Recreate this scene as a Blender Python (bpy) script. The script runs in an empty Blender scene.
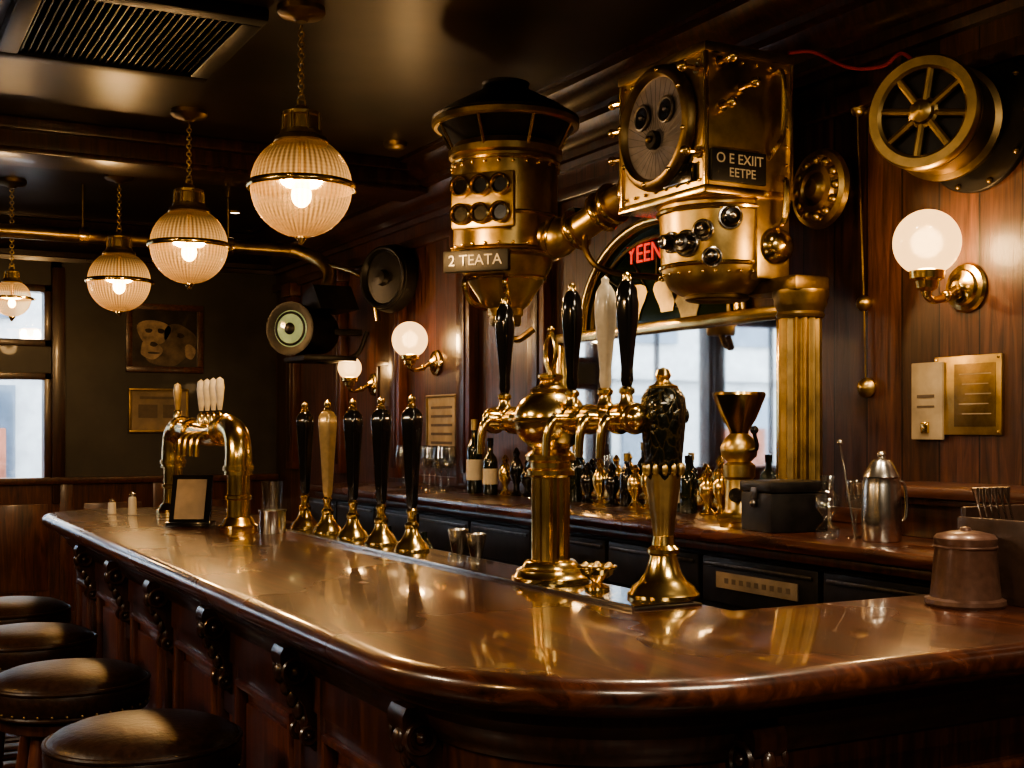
import bpy, bmesh, math, random
from mathutils import Vector, Matrix, Quaternion
random.seed(7)
S=bpy.context.scene
COL=S.collection
pi=math.pi
# ------------------------------------------------------------ materials
def newmat(name):
    m=bpy.data.materials.new(name); m.use_nodes=True
    nt=m.node_tree; b=nt.nodes['Principled BSDF']
    return m,nt,b
def ramp(nt,fac,stops):
    r=nt.nodes.new('ShaderNodeValToRGB'); e=r.color_ramp.elements
    e[0].position=stops[0][0]; e[0].color=(*stops[0][1],1)
    e[1].position=stops[-1][0]; e[1].color=(*stops[-1][1],1)
    for p,c in stops[1:-1]:
        x=e.new(p); x.color=(*c,1)
    nt.links.new(fac,r.inputs[0]); return r.outputs[0]
def coords(nt,scale=(1,1,1),kind='Object'):
    t=nt.nodes.new('ShaderNodeTexCoord'); mp=nt.nodes.new('ShaderNodeMapping')
    mp.inputs['Scale'].default_value=scale
    if kind=='World':
        g=nt.nodes.new('ShaderNodeNewGeometry'); nt.links.new(g.outputs['Position'],mp.inputs[0])
    else: nt.links.new(t.outputs[kind],mp.inputs[0])
    return mp.outputs[0]
def noise(nt,vec,scale,detail=4,rough=.55,dist=0):
    n=nt.nodes.new('ShaderNodeTexNoise'); n.inputs['Scale'].default_value=scale
    n.inputs['Detail'].default_value=detail; n.inputs['Roughness'].default_value=rough
    n.inputs['Distortion'].default_value=dist
    nt.links.new(vec,n.inputs['Vector']); return n.outputs['Fac']
def bump(nt,b,h,strength=.2,dist=.01):
    k=nt.nodes.new('ShaderNodeBump'); k.inputs['Strength'].default_value=strength; k.inputs['Distance'].default_value=dist
    nt.links.new(h,k.inputs['Height']); nt.links.new(k.outputs[0],b.inputs['Normal'])
def mathn(nt,op,a,bv=None):
    n=nt.nodes.new('ShaderNodeMath'); n.operation=op
    for i,v in enumerate((a,bv)):
        if v is None: continue
        if isinstance(v,(int,float)): n.inputs[i].default_value=v
        else: nt.links.new(v,n.inputs[i])
    return n.outputs[0]
def plain(name,col,rough=.5,metal=0,coat=0,nscale=40,var=.15,emit=None,es=0,bmp=0.0,spec=.5):
    m,nt,b=newmat(name)
    v=coords(nt); n=noise(nt,v,nscale)
    lo=tuple(c*(1-var) for c in col); hi=tuple(min(1,c*(1+var)) for c in col)
    nt.links.new(ramp(nt,n,[(.3,lo),(.7,hi)]),b.inputs['Base Color'])
    b.inputs['Roughness'].default_value=rough; b.inputs['Metallic'].default_value=metal
    b.inputs['Coat Weight'].default_value=coat; b.inputs['Specular IOR Level'].default_value=spec
    if bmp: bump(nt,b,n,bmp,.003)
    if emit: b.inputs['Emission Color'].default_value=(*emit,1); b.inputs['Emission Strength'].default_value=es
    return m
def wood(name,c0,c1,c2,axis='z',rough=.35,coat=0.2,plank=None,scale=1.0,coatr=.12):
    m,nt,b=newmat(name)
    st={'x':(1.2,14,14),'y':(14,1.2,14),'z':(14,14,1.2)}[axis]
    v=coords(nt,tuple(s*scale for s in st),'World')
    n=noise(nt,v,2.2,8,.62,1.2)
    v2=coords(nt,(1,1,1),'World'); n2=noise(nt,v2,1.7,3)
    c=ramp(nt,n,[(.30,c0),(.5,c1),(.70,c2)])
    mx=nt.nodes.new('ShaderNodeMix'); mx.data_type='RGBA'; mx.blend_type='MULTIPLY'; mx.inputs[0].default_value=.7
    nt.links.new(c,mx.inputs[6]); nt.links.new(ramp(nt,n2,[(.3,(.45,.42,.4)),(.7,(1.15,1.1,1.05))]),mx.inputs[7])
    out=mx.outputs[2]
    if plank:
        ax,w=plank
        g=nt.nodes.new('ShaderNodeNewGeometry'); sp=nt.nodes.new('ShaderNodeSeparateXYZ'); nt.links.new(g.outputs['Position'],sp.inputs[0])
        f=mathn(nt,'FRACT',mathn(nt,'DIVIDE',sp.outputs[ax],w))
        d=mathn(nt,'ABSOLUTE',mathn(nt,'SUBTRACT',f,.5))
        seam=mathn(nt,'GREATER_THAN',d,.478)
        cell=mathn(nt,'FLOOR',mathn(nt,'DIVIDE',sp.outputs[ax],w))
        wn=nt.nodes.new('ShaderNodeTexWhiteNoise'); wn.noise_dimensions='1D'; nt.links.new(cell,wn.inputs['W'])
        k=mathn(nt,'MULTIPLY',mathn(nt,'SUBTRACT',1,mathn(nt,'MULTIPLY',seam,.92)),mathn(nt,'ADD',mathn(nt,'MULTIPLY',wn.outputs['Value'],.75),.5))
        m2=nt.nodes.new('ShaderNodeVectorMath'); m2.operation='SCALE'
        nt.links.new(out,m2.inputs[0]); nt.links.new(k,m2.inputs['Scale']); out=m2.outputs[0]
        bump(nt,b,mathn(nt,'SUBTRACT',n,mathn(nt,'MULTIPLY',seam,2)),.35,.004)
    else: bump(nt,b,n,.08,.003)
    nt.links.new(out,b.inputs['Base Color'])
    nt.links.new(mathn(nt,'ADD',mathn(nt,'MULTIPLY',n2,.18),rough-.09),b.inputs['Roughness'])
    b.inputs['Coat Weight'].default_value=coat; b.inputs['Coat Roughness'].default_value=coatr
    return m
def brassm(name,c=(.72,.47,.16),rough=.24,aged=.5,brushed=False):
    m,nt,b=newmat(name); v=coords(nt,(1,1,6) if brushed else (1,1,1)); n=noise(nt,v,9,6,.6); n2=noise(nt,v,60,3)
    d=tuple(x*(1-aged) for x in c)
    nt.links.new(ramp(nt,n,[(.3,d),(.6,c)]),b.inputs['Base Color'])
    b.inputs['Metallic'].default_value=1
    nt.links.new(mathn(nt,'ADD',mathn(nt,'MULTIPLY',n,.22),rough-.11),b.inputs['Roughness'])
    bump(nt,b,n2,.05,.002)
    return m
def emis(name,col,s):
    m,nt,b=newmat(name); b.inputs['Base Color'].default_value=(*col,1)
    b.inputs['Emission Color'].default_value=(*col,1); b.inputs['Emission Strength'].default_value=s
    return m
M={}
M['counter']=wood('polished_mahogany_top',(.012,.004,.003),(.055,.017,.009),(.13,.043,.022),'y',.27,.55,scale=.8,coatr=.05)
M['wood']=wood('mahogany_dark',(.012,.005,.003),(.044,.016,.010),(.090,.033,.018),'z',.34,.25)
M['woodb']=wood('mahogany_blackened',(.010,.005,.003),(.026,.010,.007),(.048,.020,.012),'z',.30,.35)
M['woodr']=wood('mahogany_red',(.020,.007,.005),(.082,.026,.016),(.155,.055,.030),'z',.33,.3)
M['woodh']=wood('mahogany_rail',(.025,.009,.006),(.075,.026,.015),(.135,.052,.028),'y',.34,.3)
M['plank']=wood('wall_planks',(.020,.008,.005),(.075,.029,.017),(.145,.058,.033),'z',.38,.15,plank=(1,.155))
M['floor']=wood('floor_boards',(.015,.007,.004),(.04,.018,.01),(.07,.034,.02),'y',.4,.1,plank=(0,.14))
M['ceil']=plain('ceiling_varnish',(.046,.030,.020),.34,0,0,2.2,.5,bmp=.1)
M['darkwall']=plain('dark_wall_paint',(.028,.023,.018),.5,0,.05,3,.4,bmp=.1)
M['brass']=brassm('polished_brass',(.86,.63,.26),.20,.25)
M['oldbrass']=brassm('aged_brass',(.62,.45,.19),.34,.5)
M['colbrass']=brassm('column_brass',(.44,.31,.13),.38,.5)
M['dkbrass']=brassm('tarnished_brass',(.30,.21,.095),.38,.55)
M['black']=plain('black_gloss',(.008,.007,.007),.14,0,.6)
M['signblack']=plain('sign_black_enamel',(.010,.009,.008),.45,0,0)
M['blackm']=plain('black_iron',(.018,.016,.015),.42,.5,0,20,.4,bmp=.1)
M['ivory']=plain('ivory_handle',(.66,.59,.46),.25,0,.4)
M['goldh']=plain('gold_lacquer',(.60,.44,.22),.3,.6,.3)
M['steel']=plain('brushed_steel',(.6,.58,.54),.22,1,0,60,.15)
M['dsteel']=plain('dull_steel',(.16,.145,.13),.35,1,0,60,.3)
M['leather']=plain('dark_brown_seat_leather',(.020,.0095,.006),.36,0,0,70,.4,bmp=.4,spec=.18)
M['brleather']=plain('copper_brown_leather',(.105,.055,.040),.34,.3,.2,60,.2,bmp=.2)
M['dkleather']=plain('dark_brown_leather',(.05,.028,.02),.36,.1,.2,60,.2,bmp=.2)
M['cream']=plain('cream_enamel',(.62,.56,.44),.35,0,.2,12,.08)
M['paper']=plain('aged_paper',(.38,.30,.19),.7,0,0,9,.3)
M['dimpaper']=plain('dim_brown_paper',(.22,.16,.10),.7,0,0,9,.3)
M['print']=plain('paper_print',(.10,.07,.045),.6)
M['silver']=plain('mirror_silver',(.88,.9,.9),.03,1,0,3,.02)
M['greengl']=plain('green_glass_panel',(.02,.045,.025),.08,.2,.6,5,.6)
M['redreflect']=emis('red_sign_reflection',(1,.05,.03),1.0)
M['green']=plain('green_lens',(.34,.44,.28),.12,0,.8,8,.3,emit=(.5,.8,.42),es=.16)
M['fabric_red']=plain('red_cord',(.35,.02,.015),.6)
M['grey']=plain('dial_glass',(.20,.185,.195),.25,.2,.5,10,.4)
M['bulb']=emis('lamp_filament',(1,.66,.32),36)
M['spotglow']=emis('downlight_lens',(1,.8,.55),9)
M['fillglow']=emis('fill_panel_glow',(1,.8,.55),1.8)  # glowing face of the added fill panels
M['bottle']=plain('bottle_dark_glass',(.01,.014,.008),.06,0,.9)
M['stone']=plain('street_stone',(.62,.62,.62),.8,0,0,2,.15)
M['stbrick']=plain('street_shopfront',(.35,.12,.07),.8,0,0,3,.3)
M['stgl']=plain('street_glass',(.14,.18,.24),.15,0,.5,1,.4)
M['asphalt']=plain('street_asphalt',(.12,.12,.13),.8,0,0,5,.2)
M['sepdark']=plain('photo_print_dark',(.028,.020,.015),.3,0,.3,7,.8)
M['seplite']=plain('photo_print_light',(.26,.19,.13),.35,0,.3,14,.6)
M['sepmid']=plain('photo_print_mid',(.10,.07,.045),.35,0,.3,12,.6)
def patina():
    m,nt,b=newmat('patinated_bronze'); v=coords(nt,(1,1,.7)); 
    vo=nt.nodes.new('ShaderNodeTexVoronoi'); vo.feature='DISTANCE_TO_EDGE'; vo.inputs['Scale'].default_value=48
    nn=nt.nodes.new('ShaderNodeTexNoise'); nn.inputs['Scale'].default_value=30
    nt.links.new(v,nn.inputs['Vector'])
    ad=nt.nodes.new('ShaderNodeVectorMath'); ad.operation='MULTIPLY_ADD'; ad.inputs[1].default_value=(.03,.03,.03)
    nt.links.new(nn.outputs['Color'],ad.inputs[0]); nt.links.new(v,ad.inputs[2]); nt.links.new(ad.outputs[0],vo.inputs['Vector'])
    c=ramp(nt,vo.outputs['Distance'],[(.01,(.09,.065,.025)),(.07,(.020,.020,.012)),(.6,(.012,.014,.010))])
    nt.links.new(c,b.inputs['Base Color']); b.inputs['Metallic'].default_value=.6; b.inputs['Roughness'].default_value=.22
    bump(nt,b,vo.outputs['Distance'],.6,.008); b.inputs['Coat Weight'].default_value=.5; return m
M['patina']=patina()
def glassm():
    m,nt,b=newmat('clear_glass')
    tr=nt.nodes.new('ShaderNodeBsdfTransparent'); tr.inputs[0].default_value=(.92,.94,.94,1)
    gl=nt.nodes.new('ShaderNodeBsdfGlossy'); gl.inputs['Roughness'].default_value=.04
    mx=nt.nodes.new('ShaderNodeMixShader'); n=noise(nt,coords(nt),14,2)
    nt.links.new(mathn(nt,'ADD',mathn(nt,'MULTIPLY',n,.25),.08),mx.inputs[0])
    nt.links.new(tr.outputs[0],mx.inputs[1]); nt.links.new(gl.outputs[0],mx.inputs[2])
    nt.links.new(mx.outputs[0],nt.nodes['Material Output'].inputs[0]); return m
M['glass']=glassm()
def globem(name,col,s,trans,rib=True):
    m,nt,b=newmat(name); sp=nt.nodes.new('ShaderNodeSeparateXYZ')
    t=nt.nodes.new('ShaderNodeTexCoord'); nt.links.new(t.outputs['Object'],sp.inputs[0])
    b.inputs['Base Color'].default_value=(.03,.02,.012,1); b.inputs['Roughness'].default_value=.15
    b.inputs['Emission Color'].default_value=(*col,1)
    tr=nt.nodes.new('ShaderNodeBsdfTransparent'); tr.inputs[0].default_value=(1,.86,.62,1)
    mx=nt.nodes.new('ShaderNodeMixShader'); mx.inputs[0].default_value=1-trans
    if rib:
        a=mathn(nt,'ARCTAN2',sp.outputs[1],sp.outputs[0])
        r1=mathn(nt,'SINE',mathn(nt,'MULTIPLY',a,56)); r2=mathn(nt,'SINE',mathn(nt,'MULTIPLY',sp.outputs[2],480))
        k=mathn(nt,'ADD',1,mathn(nt,'ADD',mathn(nt,'MULTIPLY',r1,.32),mathn(nt,'MULTIPLY',r2,.10)))
        z=mathn(nt,'ADD',sp.outputs[2],.02)
        z2=mathn(nt,'MULTIPLY',z,z)
        fall=mathn(nt,'MAXIMUM',mathn(nt,'SUBTRACT',1.4,mathn(nt,'MULTIPLY',z2,58)),.16)
        nt.links.new(mathn(nt,'MULTIPLY',mathn(nt,'MULTIPLY',k,fall),s),b.inputs['Emission Strength'])
        nt.links.new(mathn(nt,'ADD',1-trans,mathn(nt,'MULTIPLY',r1,.12)),mx.inputs[0])
    else: b.inputs['Emission Strength'].default_value=s
    nt.links.new(tr.outputs[0],mx.inputs[1]); nt.links.new(b.outputs[0],mx.inputs[2])
    nt.links.new(mx.outputs[0],nt.nodes['Material Output'].inputs[0]); return m
M['globe']=globem('prismatic_glass_globe',(1,.49,.15),.92,.62)
M['opal']=globem('opal_glass_globe',(1,.60,.24),2.6,.3,False)
# ------------------------------------------------------------ geometry helpers
def finish(me,smooth=True,ang=38):
    if smooth:
        me.polygons.foreach_set('use_smooth',[True]*len(me.polygons))
        me.set_sharp_from_angle(angle=math.radians(ang))
    me.update()
def mkobj(name,verts,faces,mat,parent=None,smooth=True,mtx=None,ang=38):
    me=bpy.data.meshes.new(name); me.from_pydata([tuple(v) for v in verts],[],faces)
    bm=bmesh.new(); bm.from_mesh(me); bmesh.ops.recalc_face_normals(bm,faces=bm.faces[:]); bm.to_mesh(me); bm.free()
    me.materials.append(M[mat] if isinstance(mat,str) else mat)
    finish(me,smooth,ang)
    o=bpy.data.objects.new(name,me); COL.objects.link(o)
    if parent: o.parent=parent
    if mtx: o.matrix_local=mtx
    return o
def box_geo(c,s,bev=0.0,seg=2):
    bm=bmesh.new(); bmesh.ops.create_cube(bm,size=1)
    bmesh.ops.scale(bm,vec=Vector(s),verts=bm.verts)
    if bev>0:
        bmesh.ops.bevel(bm,geom=bm.edges[:],offset=min(bev,min(s)*.45),segments=seg,profile=.6,affect='EDGES')
    bmesh.ops.translate(bm,vec=Vector(c),verts=bm.verts)
    bm.verts.index_update()
    v=[x.co.copy() for x in bm.verts]; f=[[q.index for q in p.verts] for p in bm.faces]; bm.free(); return v,f
def axm(origin,axis):
    q=Vector((0,0,1)).rotation_difference(Vector(axis).normalized())
    return Matrix.Translation(Vector(origin))@q.to_matrix().to_4x4()
def lathe_geo(prof,segs=32,flute=None):
    vs=[];fs=[]
    for r,z in prof:
        for i in range(segs):
            a=2*pi*i/segs; rr=r
            if flute and r>flute[2]: rr=r-flute[1]*(0.5+0.5*math.cos(flute[0]*a))
            vs.append(Vector((rr*math.cos(a),rr*math.sin(a),z)))
    n=len(prof)
    for j in range(n-1):
        for i in range(segs):
            k=(i+1)%segs
            fs.append((j*segs+i,j*segs+k,(j+1)*segs+k,(j+1)*segs+i))
    if prof[0][0]>1e-5: fs.append(tuple(range(segs))[::-1])
    if prof[-1][0]>1e-5: fs.append(tuple((n-1)*segs+i for i in range(segs)))
    return vs,fs
def catmull(pts,n=6):
    P=[Vector(p) for p in pts]
    if len(P)<3 or n<2: return P
    out=[]; Q=[P[0]*2-P[1]]+P+[P[-1]*2-P[-2]]
    for i in range(1,len(Q)-2):
        for k in range(n):
            t=k/n; a,b,c,d=Q[i-1],Q[i],Q[i+1],Q[i+2]
            out.append(.5*((2*b)+(c-a)*t+(2*a-5*b+4*c-d)*t*t+(3*b-a-3*c+d)*t**3))
    out.append(P[-1]); return out
def tube_geo(pts,r,segs=12,sm=6,closed=False):
    P=catmull(pts,sm) if not closed else [Vector(p) for p in pts]
    n=len(P); vs=[];fs=[]; up=None
    for i,p in enumerate(P):
        if closed: t=(P[(i+1)%n]-P[i-1]).normalized()
        else: t=(P[min(i+1,n-1)]-P[max(i-1,0)]).normalized()
        if up is None:
            up=t.orthogonal().normalized()
        else:
            up=(up-t*up.dot(t)).normalized()
        w=t.cross(up)
        rr=r(i/(n-1)) if callable(r) else r
        for k in range(segs):
            a=2*pi*k/segs; vs.append(p+up*math.cos(a)*rr+w*math.sin(a)*rr)
    m=n if closed else n-1
    for j in range(m):
        j2=(j+1)%n
        for k in range(segs):
            k2=(k+1)%segs; fs.append((j*segs+k,j*segs+k2,j2*segs+k2,j2*segs+k))
    if not closed:
        fs.append(tuple(range(segs))); fs.append(tuple((n-1)*segs+k for k in range(segs)))
    return vs,fs
def ring_pts(c,R,axis=(0,0,1),n=24,sx=1):
    m=axm(c,axis); return [m@Vector((R*sx*math.cos(2*pi*i/n),R*math.sin(2*pi*i/n),0)) for i in range(n)]
class G:
    def __init__(s,name,loc=(0,0,0),rz=0):
        s.e=bpy.data.objects.new(name,None); s.e.empty_display_size=.1; COL.objects.link(s.e)
        s.e.location=loc; s.e.rotation_euler=(0,0,rz)
    def box(s,n,c,d,m,bev=.004): v,f=box_geo(c,d,bev); return mkobj(n,v,f,m,s.e)
    def b2(s,n,x0,x1,y0,y1,z0,z1,m,bev=.004): return s.box(n,((x0+x1)/2,(y0+y1)/2,(z0+z1)/2),(abs(x1-x0),abs(y1-y0),abs(z1-z0)),m,bev)
    def lathe(s,n,prof,m,o=(0,0,0),axis=(0,0,1),segs=32,flute=None,ang=38):
        v,f=lathe_geo(prof,segs,flute); return mkobj(n,v,f,m,s.e,True,axm(o,axis),ang)
    def tube(s,n,pts,r,m,segs=12,sm=6): v,f=tube_geo(pts,r,segs,sm); return mkobj(n,v,f,m,s.e)
    def ring(s,n,c,R,r,m,axis=(0,0,1),ns=28,segs=8,sx=1): v,f=tube_geo(ring_pts(c,R,axis,ns,sx),r,segs,0,True); return mkobj(n,v,f,m,s.e)
    def sph(s,n,c,r,m,segs=20,sz=1.0,axis=(0,0,1)):
        k=10; return s.lathe(n,[(max(0,r*math.sin(pi*i/k)) if 0<i<k else 0,-r*sz*math.cos(pi*i/k)) for i in range(k+1)],m,c,axis,segs)
    def cyl(s,n,c,r,h,m,axis=(0,0,1),segs=28,bev=.003):
        b=min(bev,h*.3,r*.3); return s.lathe(n,[(0,0),(r-b,0),(r,b),(r,h-b),(r-b,h),(0,h)],m,c,axis,segs)
    def prism(s,n,pts,o,u,v,w,t,m):
        o=Vector(o);u=Vector(u);v=Vector(v);w=Vector(w)
        N=len(pts); vs=[o+u*a+v*b-w*t/2 for a,b in pts]+[o+u*a+v*b+w*t/2 for a,b in pts]
        fs=[tuple(range(N)),tuple(range(N,2*N))[::-1]]+[(i,(i+1)%N,N+(i+1)%N,N+i) for i in range(N)]
        return mkobj(n,vs,fs,m,s.e)
    def text(s,n,txt,c,size,m,rot,ext=.001):
        cu=bpy.data.curves.new(n,'FONT'); cu.body=txt; cu.size=size; cu.extrude=ext; cu.align_x='CENTER'; cu.align_y='CENTER'
        cu.materials.append(M[m]); o=bpy.data.objects.new(n,cu); COL.objects.link(o); o.parent=s.e
        o.location=c; o.rotation_euler=rot; return o
def sbox(name,x0,x1,y0,y1,z0,z1,m,bev=0):
    v,f=box_geo(((x0+x1)/2,(y0+y1)/2,(z0+z1)/2),(x1-x0,y1-y0,z1-z0),bev); return mkobj(name,v,f,m)
WARM=(1,.72,.44)
def point(name,loc,e,col=WARM,r=.05,parent=None):
    l=bpy.data.lights.new(name,'POINT'); l.energy=e; l.color=col; l.shadow_soft_size=r
    o=bpy.data.objects.new(name,l); COL.objects.link(o); o.location=loc
    if parent: o.parent=parent
    return o
# ------------------------------------------------------------ room shell
XW=3.0; YF=9.5; ZC=2.93
sbox('floor',-4,3.2,-3,9.7,-.1,0,'floor')
sbox('ceiling',-4,3.2,-3,9.7,ZC,ZC+.1,'ceil')
sbox('wall_right',XW,XW+.2,-3,9.7,0,ZC,'plank')
sbox('wall_left',-4.2,-4,-3,9.7,0,ZC,'darkwall')
sbox('wall_back',-4.2,3.2,-3.2,-3,0,ZC,'darkwall')
wins=[(-2.7,-1.38),(-1.28,-.10),(0.0,1.33)]
fw=G('wall_far')
xs=[-4.0]
for a,b in wins: xs+= [a,b]
xs.append(3.2)
for i in range(0,len(xs),2): fw.b2('pier_%d'%i,xs[i],xs[i+1],YF,YF+.2,0,ZC,'darkwall',0)
fw.b2('sill_band',-2.8,1.4,YF,YF+.2,0,.98,'darkwall',0)
fw.b2('lintel_band',-2.8,1.4,YF,YF+.2,2.47,ZC,'darkwall',0)
fw.b2('transom_band',-.05,1.4,YF,YF+.2,1.84,2.03,'darkwall',0)
fw.b2('wainscot',-4,3.0,YF-.03,YF,0.1,1.04,'woodr',0)
x=-3.9
while x<2.9:
    fw.b2('stile',x,x+.09,YF-.05,YF-.03,.1,1.04,'woodr',.004); 
    fw.b2('panel_field',x+.17,x+.58,YF-.045,YF-.03,.28,.9,'woodr',.01); x+=.66
for i,(a,b) in enumerate(wins):
    w=G('window_%d'%(i+1))
    for z0,z1 in (((.98,1.84),(2.03,2.47)) if i==2 else ((.98,2.47),)):
        for k,(p,q,r,s) in enumerate(((a,a+.05,z0,z1),(b-.05,b,z0,z1),(a,b,z0,z0+.05),(a,b,z1-.05,z1))):
            w.b2('sash_%d'%k,p,q,YF-.02,YF+.12,r,s,'wood',.006)
        w.b2('pane',a+.05,b-.05,YF+.05,YF+.056,z0+.04,z1-.04,'glass',0)
        w.b2('mullion',(a+b)/2-.015,(a+b)/2+.015,YF+.03,YF+.08,z0+.04,z1-.04,'wood',.003)
    w.b2('casing_l',a-.05,a,YF-.05,YF,.9,2.6,'wood',.01); w.b2('casing_r',b,b+(.09 if i==2 else .05),YF-.05,YF,.9,2.6,'wood',.01)
def crown(name,prof,axis):
    g=G(name)
    if axis=='y': g.prism('moulding',[(-a,b) for a,b in prof],(XW,3.25,0),(1,0,0),(0,0,1),(0,1,0),12.5,'wood')
    else: g.prism('moulding',[(-a,b) for a,b in prof],(-.5,YF,0),(0,1,0),(0,0,1),(1,0,0),7,'woodb')
cp=[(0,2.64),(.03,2.64),(.035,2.67),(.055,2.675),(.055,2.71),(.075,2.72),(.10,2.75),(.115,2.79),(.15,2.80),(.155,2.825),(.19,2.84),(.235,2.875),(.25,2.905),(.29,2.91),(.29,2.93),(0,2.93)]
crown('trim_1',cp,'y'); crown('trim_2',cp,'x')
sbox('trim_3',-4,3.0,YF-.07,YF,1.04,1.09,'woodh',.01)
sbox('baseboard_far',-4,3.0,YF-.05,YF,0,.12,'wood',.005)
sbox('trim_4',XW-.035,XW,-3,9.5,2.50,2.56,'wood',.008)
bm_=G('ceiling_beam')
bm_.b2('beam',-4,3.0,6.42,6.72,2.78,2.93,'wood',.01); bm_.b2('bead',-4,3.0,6.37,6.77,2.87,2.93,'wood',.012); bm_.b2('bead_low',-4,3.0,6.40,6.74,2.76,2.79,'wood',.01)
sbox('trim_5',-4,2.75,3.15,3.19,2.915,2.93,'ceil',.004)
for i,y in enumerate((5.25,6.05,7.0,8.0,9.0)):
    p=G('trim_pilaster',(0,0,0))
    p.b2('shaft',XW-.06,XW,y-.08,y+.08,1.14,2.5,'woodr',.008); p.b2('cap',XW-.09,XW,y-.11,y+.11,2.42,2.52,'woodr',.012)
    p.b2('flute',XW-.07,XW-.055,y-.035,y+.035,1.2,2.38,'wood',.01)
st=G('street_building',(0,14,0))
st.b2('facade',-8,7,0,.5,0,7,'stone',0)
for i in range(9):
    for j in range(3):
        st.b2('street_window',-7.3+i*1.6,-6.4+i*1.6,-.06,.02,.6+j*2,1.9+j*2,'stgl',.01)
for j in range(3): st.b2('string_course',-8,7,-.12,0,2.1+j*2,2.28+j*2,'stone',.02)
for xx in (-5.2,-2.0,1.15): st.b2('shopfront',xx-.35,xx+.35,-.14,-.05,0,1.45,'stbrick',.02)
sbox('street_ground',-12,12,9.7,16,-.2,-.05,'asphalt')
# ------------------------------------------------------------ bar counter
YB0=1.40; YB1=5.8; XB=.73; XI=1.52; YI=1.93
def outline(o,inner=0,xend=3.0):
    p=[(XI-inner,YB1-o)]
    cx,cy,r=XB+.35,YB1-.35,.35-o
    for i in range(13):
        a=pi/2+ (pi/2)*i/12; p.append((cx+r*math.cos(a),cy+r*math.sin(a)))
    cx,cy,r=XB+.45,YB0+.45,.45-o
    for i in range(25):
        a=pi+(pi/2)*i/24; p.append((cx+r*math.cos(a),cy+r*math.sin(a)))
    p+= [(xend,YB0+o),(xend,YI-inner),(XI-inner,YI-inner)]
    return p
def ringsolid(g,name,prof,mat,inner=0,ang=38):
    vs=[];fs=[]; N=None
    for o,z in prof:
        r=outline(o,inner); N=len(r); vs+=[Vector((a,b,z)) for a,b in r]
    for j in range(len(prof)-1):
        for i in range(N):
            k=(i+1)%N; fs.append((j*N+i,j*N+k,(j+1)*N+k,(j+1)*N+i))
    fs.append(tuple(range(N))); fs.append(tuple((len(prof)-1)*N+i for i in range(N)))
    return mkobj(name,vs,fs,mat,g.e,True,None,ang)
bar=G('bar_counter')
ringsolid(bar,'counter_top',[(.10,1.02),(.04,1.02),(.034,1.026),(.016,1.028),(.012,1.034),(.004,1.038),(0,1.045),(-.002,1.056),(0,1.066),(.006,1.073),(.016,1.078),(.03,1.08)],'counter',0,60)
ringsolid(bar,'cornice',[(.14,.93),(.118,.93),(.112,.945),(.10,.955),(.095,.975),(.075,.99),(.06,1.0),(.058,1.02),(.14,1.02)],'woodb',.04)
ringsolid(bar,'bar_body',[(.15,0),(.15,.95)],'woodr',.06)
ringsolid(bar,'top_rail',[(.16,.84),(.132,.845),(.128,.85),(.128,.93),(.16,.935)],'wood',.08)
ringsolid(bar,'plinth',[(.16,0.0),(.12,0.0),(.12,.15),(.135,.165),(.16,.17)],'wood',.08)
XP=XB+.15
cys=[1.87,2.5,3.13,3.76,4.39,5.02]
corb=[(0,0),(.090,0),(.097,-.012),(.097,-.03),(.088,-.045),(.092,-.06),(.082,-.082),(.062,-.10),(.045,-.125),(.038,-.155),(.045,-.175),(.040,-.20),(.025,-.218),(0,-.225)]
def corbel(o,u,w):
    u=Vector(u);w=Vector(w);o=Vector(o)
    bar.prism('corbel',corb,o,u,(0,0,1),w,.062,'woodb')
    bar.prism('corbel_back',[(0,0),(.02,0),(.02,-.27),(0,-.29)],o,u,(0,0,1),w,.10,'woodb')
    for sgn in (-1,1):
        for dx,dz,R in ((.065,-.05,.024),(.036,-.185,.016)):
            bar.ring('scroll',o+u*dx+Vector((0,0,dz))+w*sgn*.032,R,.006,'woodb',w,18,6)
            bar.sph('scroll_eye',o+u*dx+Vector((0,0,dz))+w*sgn*.032,R*.45,'woodb',10)
    for k in range(5):
        bar.sph('leaf',o+u*(.088-.013*k)+Vector((0,0,-.055-.027*k)),.014,'woodb',10,1.6)
for y in cys: corbel((XP+.005,y,.985),(-1,0,0),(0,1,0))
for x in (1.22,2.1): corbel((x,YB0+.155,.985),(0,-1,0),(1,0,0))
def panel(o,u,n,w,z0,z1):
    o=Vector(o);u=Vector(u);n=Vector(n)
    def pc(name,a,b,c,d,t,mat,out0=0,bev=.006):
        cx=o+u*((a+b)/2)+n*(out0+t/2); 
        sz=[abs(u[i])*(b-a)+abs(n[i])*t for i in range(3)]; sz[2]=d-c
        bar.box(name,(cx.x,cx.y,(c+d)/2),sz,mat,bev)
    pc('stile',0,.05,z0,z1,.022,'wood'); pc('stile',w-.05,w,z0,z1,.022,'wood')
    pc('rail',.05,w-.05,z1-.05,z1,.022,'wood'); pc('rail',.05,w-.05,z0,z0+.08,.022,'wood')
    for k,(a,b,c,d) in enumerate(((.05,.068,z0+.08,z1-.05),(w-.068,w-.05,z0+.08,z1-.05),(.05,w-.05,z1-.068,z1-.05),(.05,w-.05,z0+.08,z0+.098))):
        pc('bead',a,b,c,d,.032,'woodr',0,.008)
    pc('raised_field',.10,w-.10,z0+.13,z1-.10,.016,'woodr',0,.012)
for i in range(5):
    a=cys[i]+.05; b=cys[i+1]-.05; panel((XP,a,0),(0,1,0),(-1,0,0),b-a,.17,.87)
panel((XP,5.07,0),(0,1,0),(-1,0,0),.36,.17,.87)
panel((1.29,YB0+.15,0),(1,0,0),(0,-1,0),.74,.17,.90)
panel((2.17,YB0+.15,0),(1,0,0),(0,-1,0),.78,.17,.90)
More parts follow.
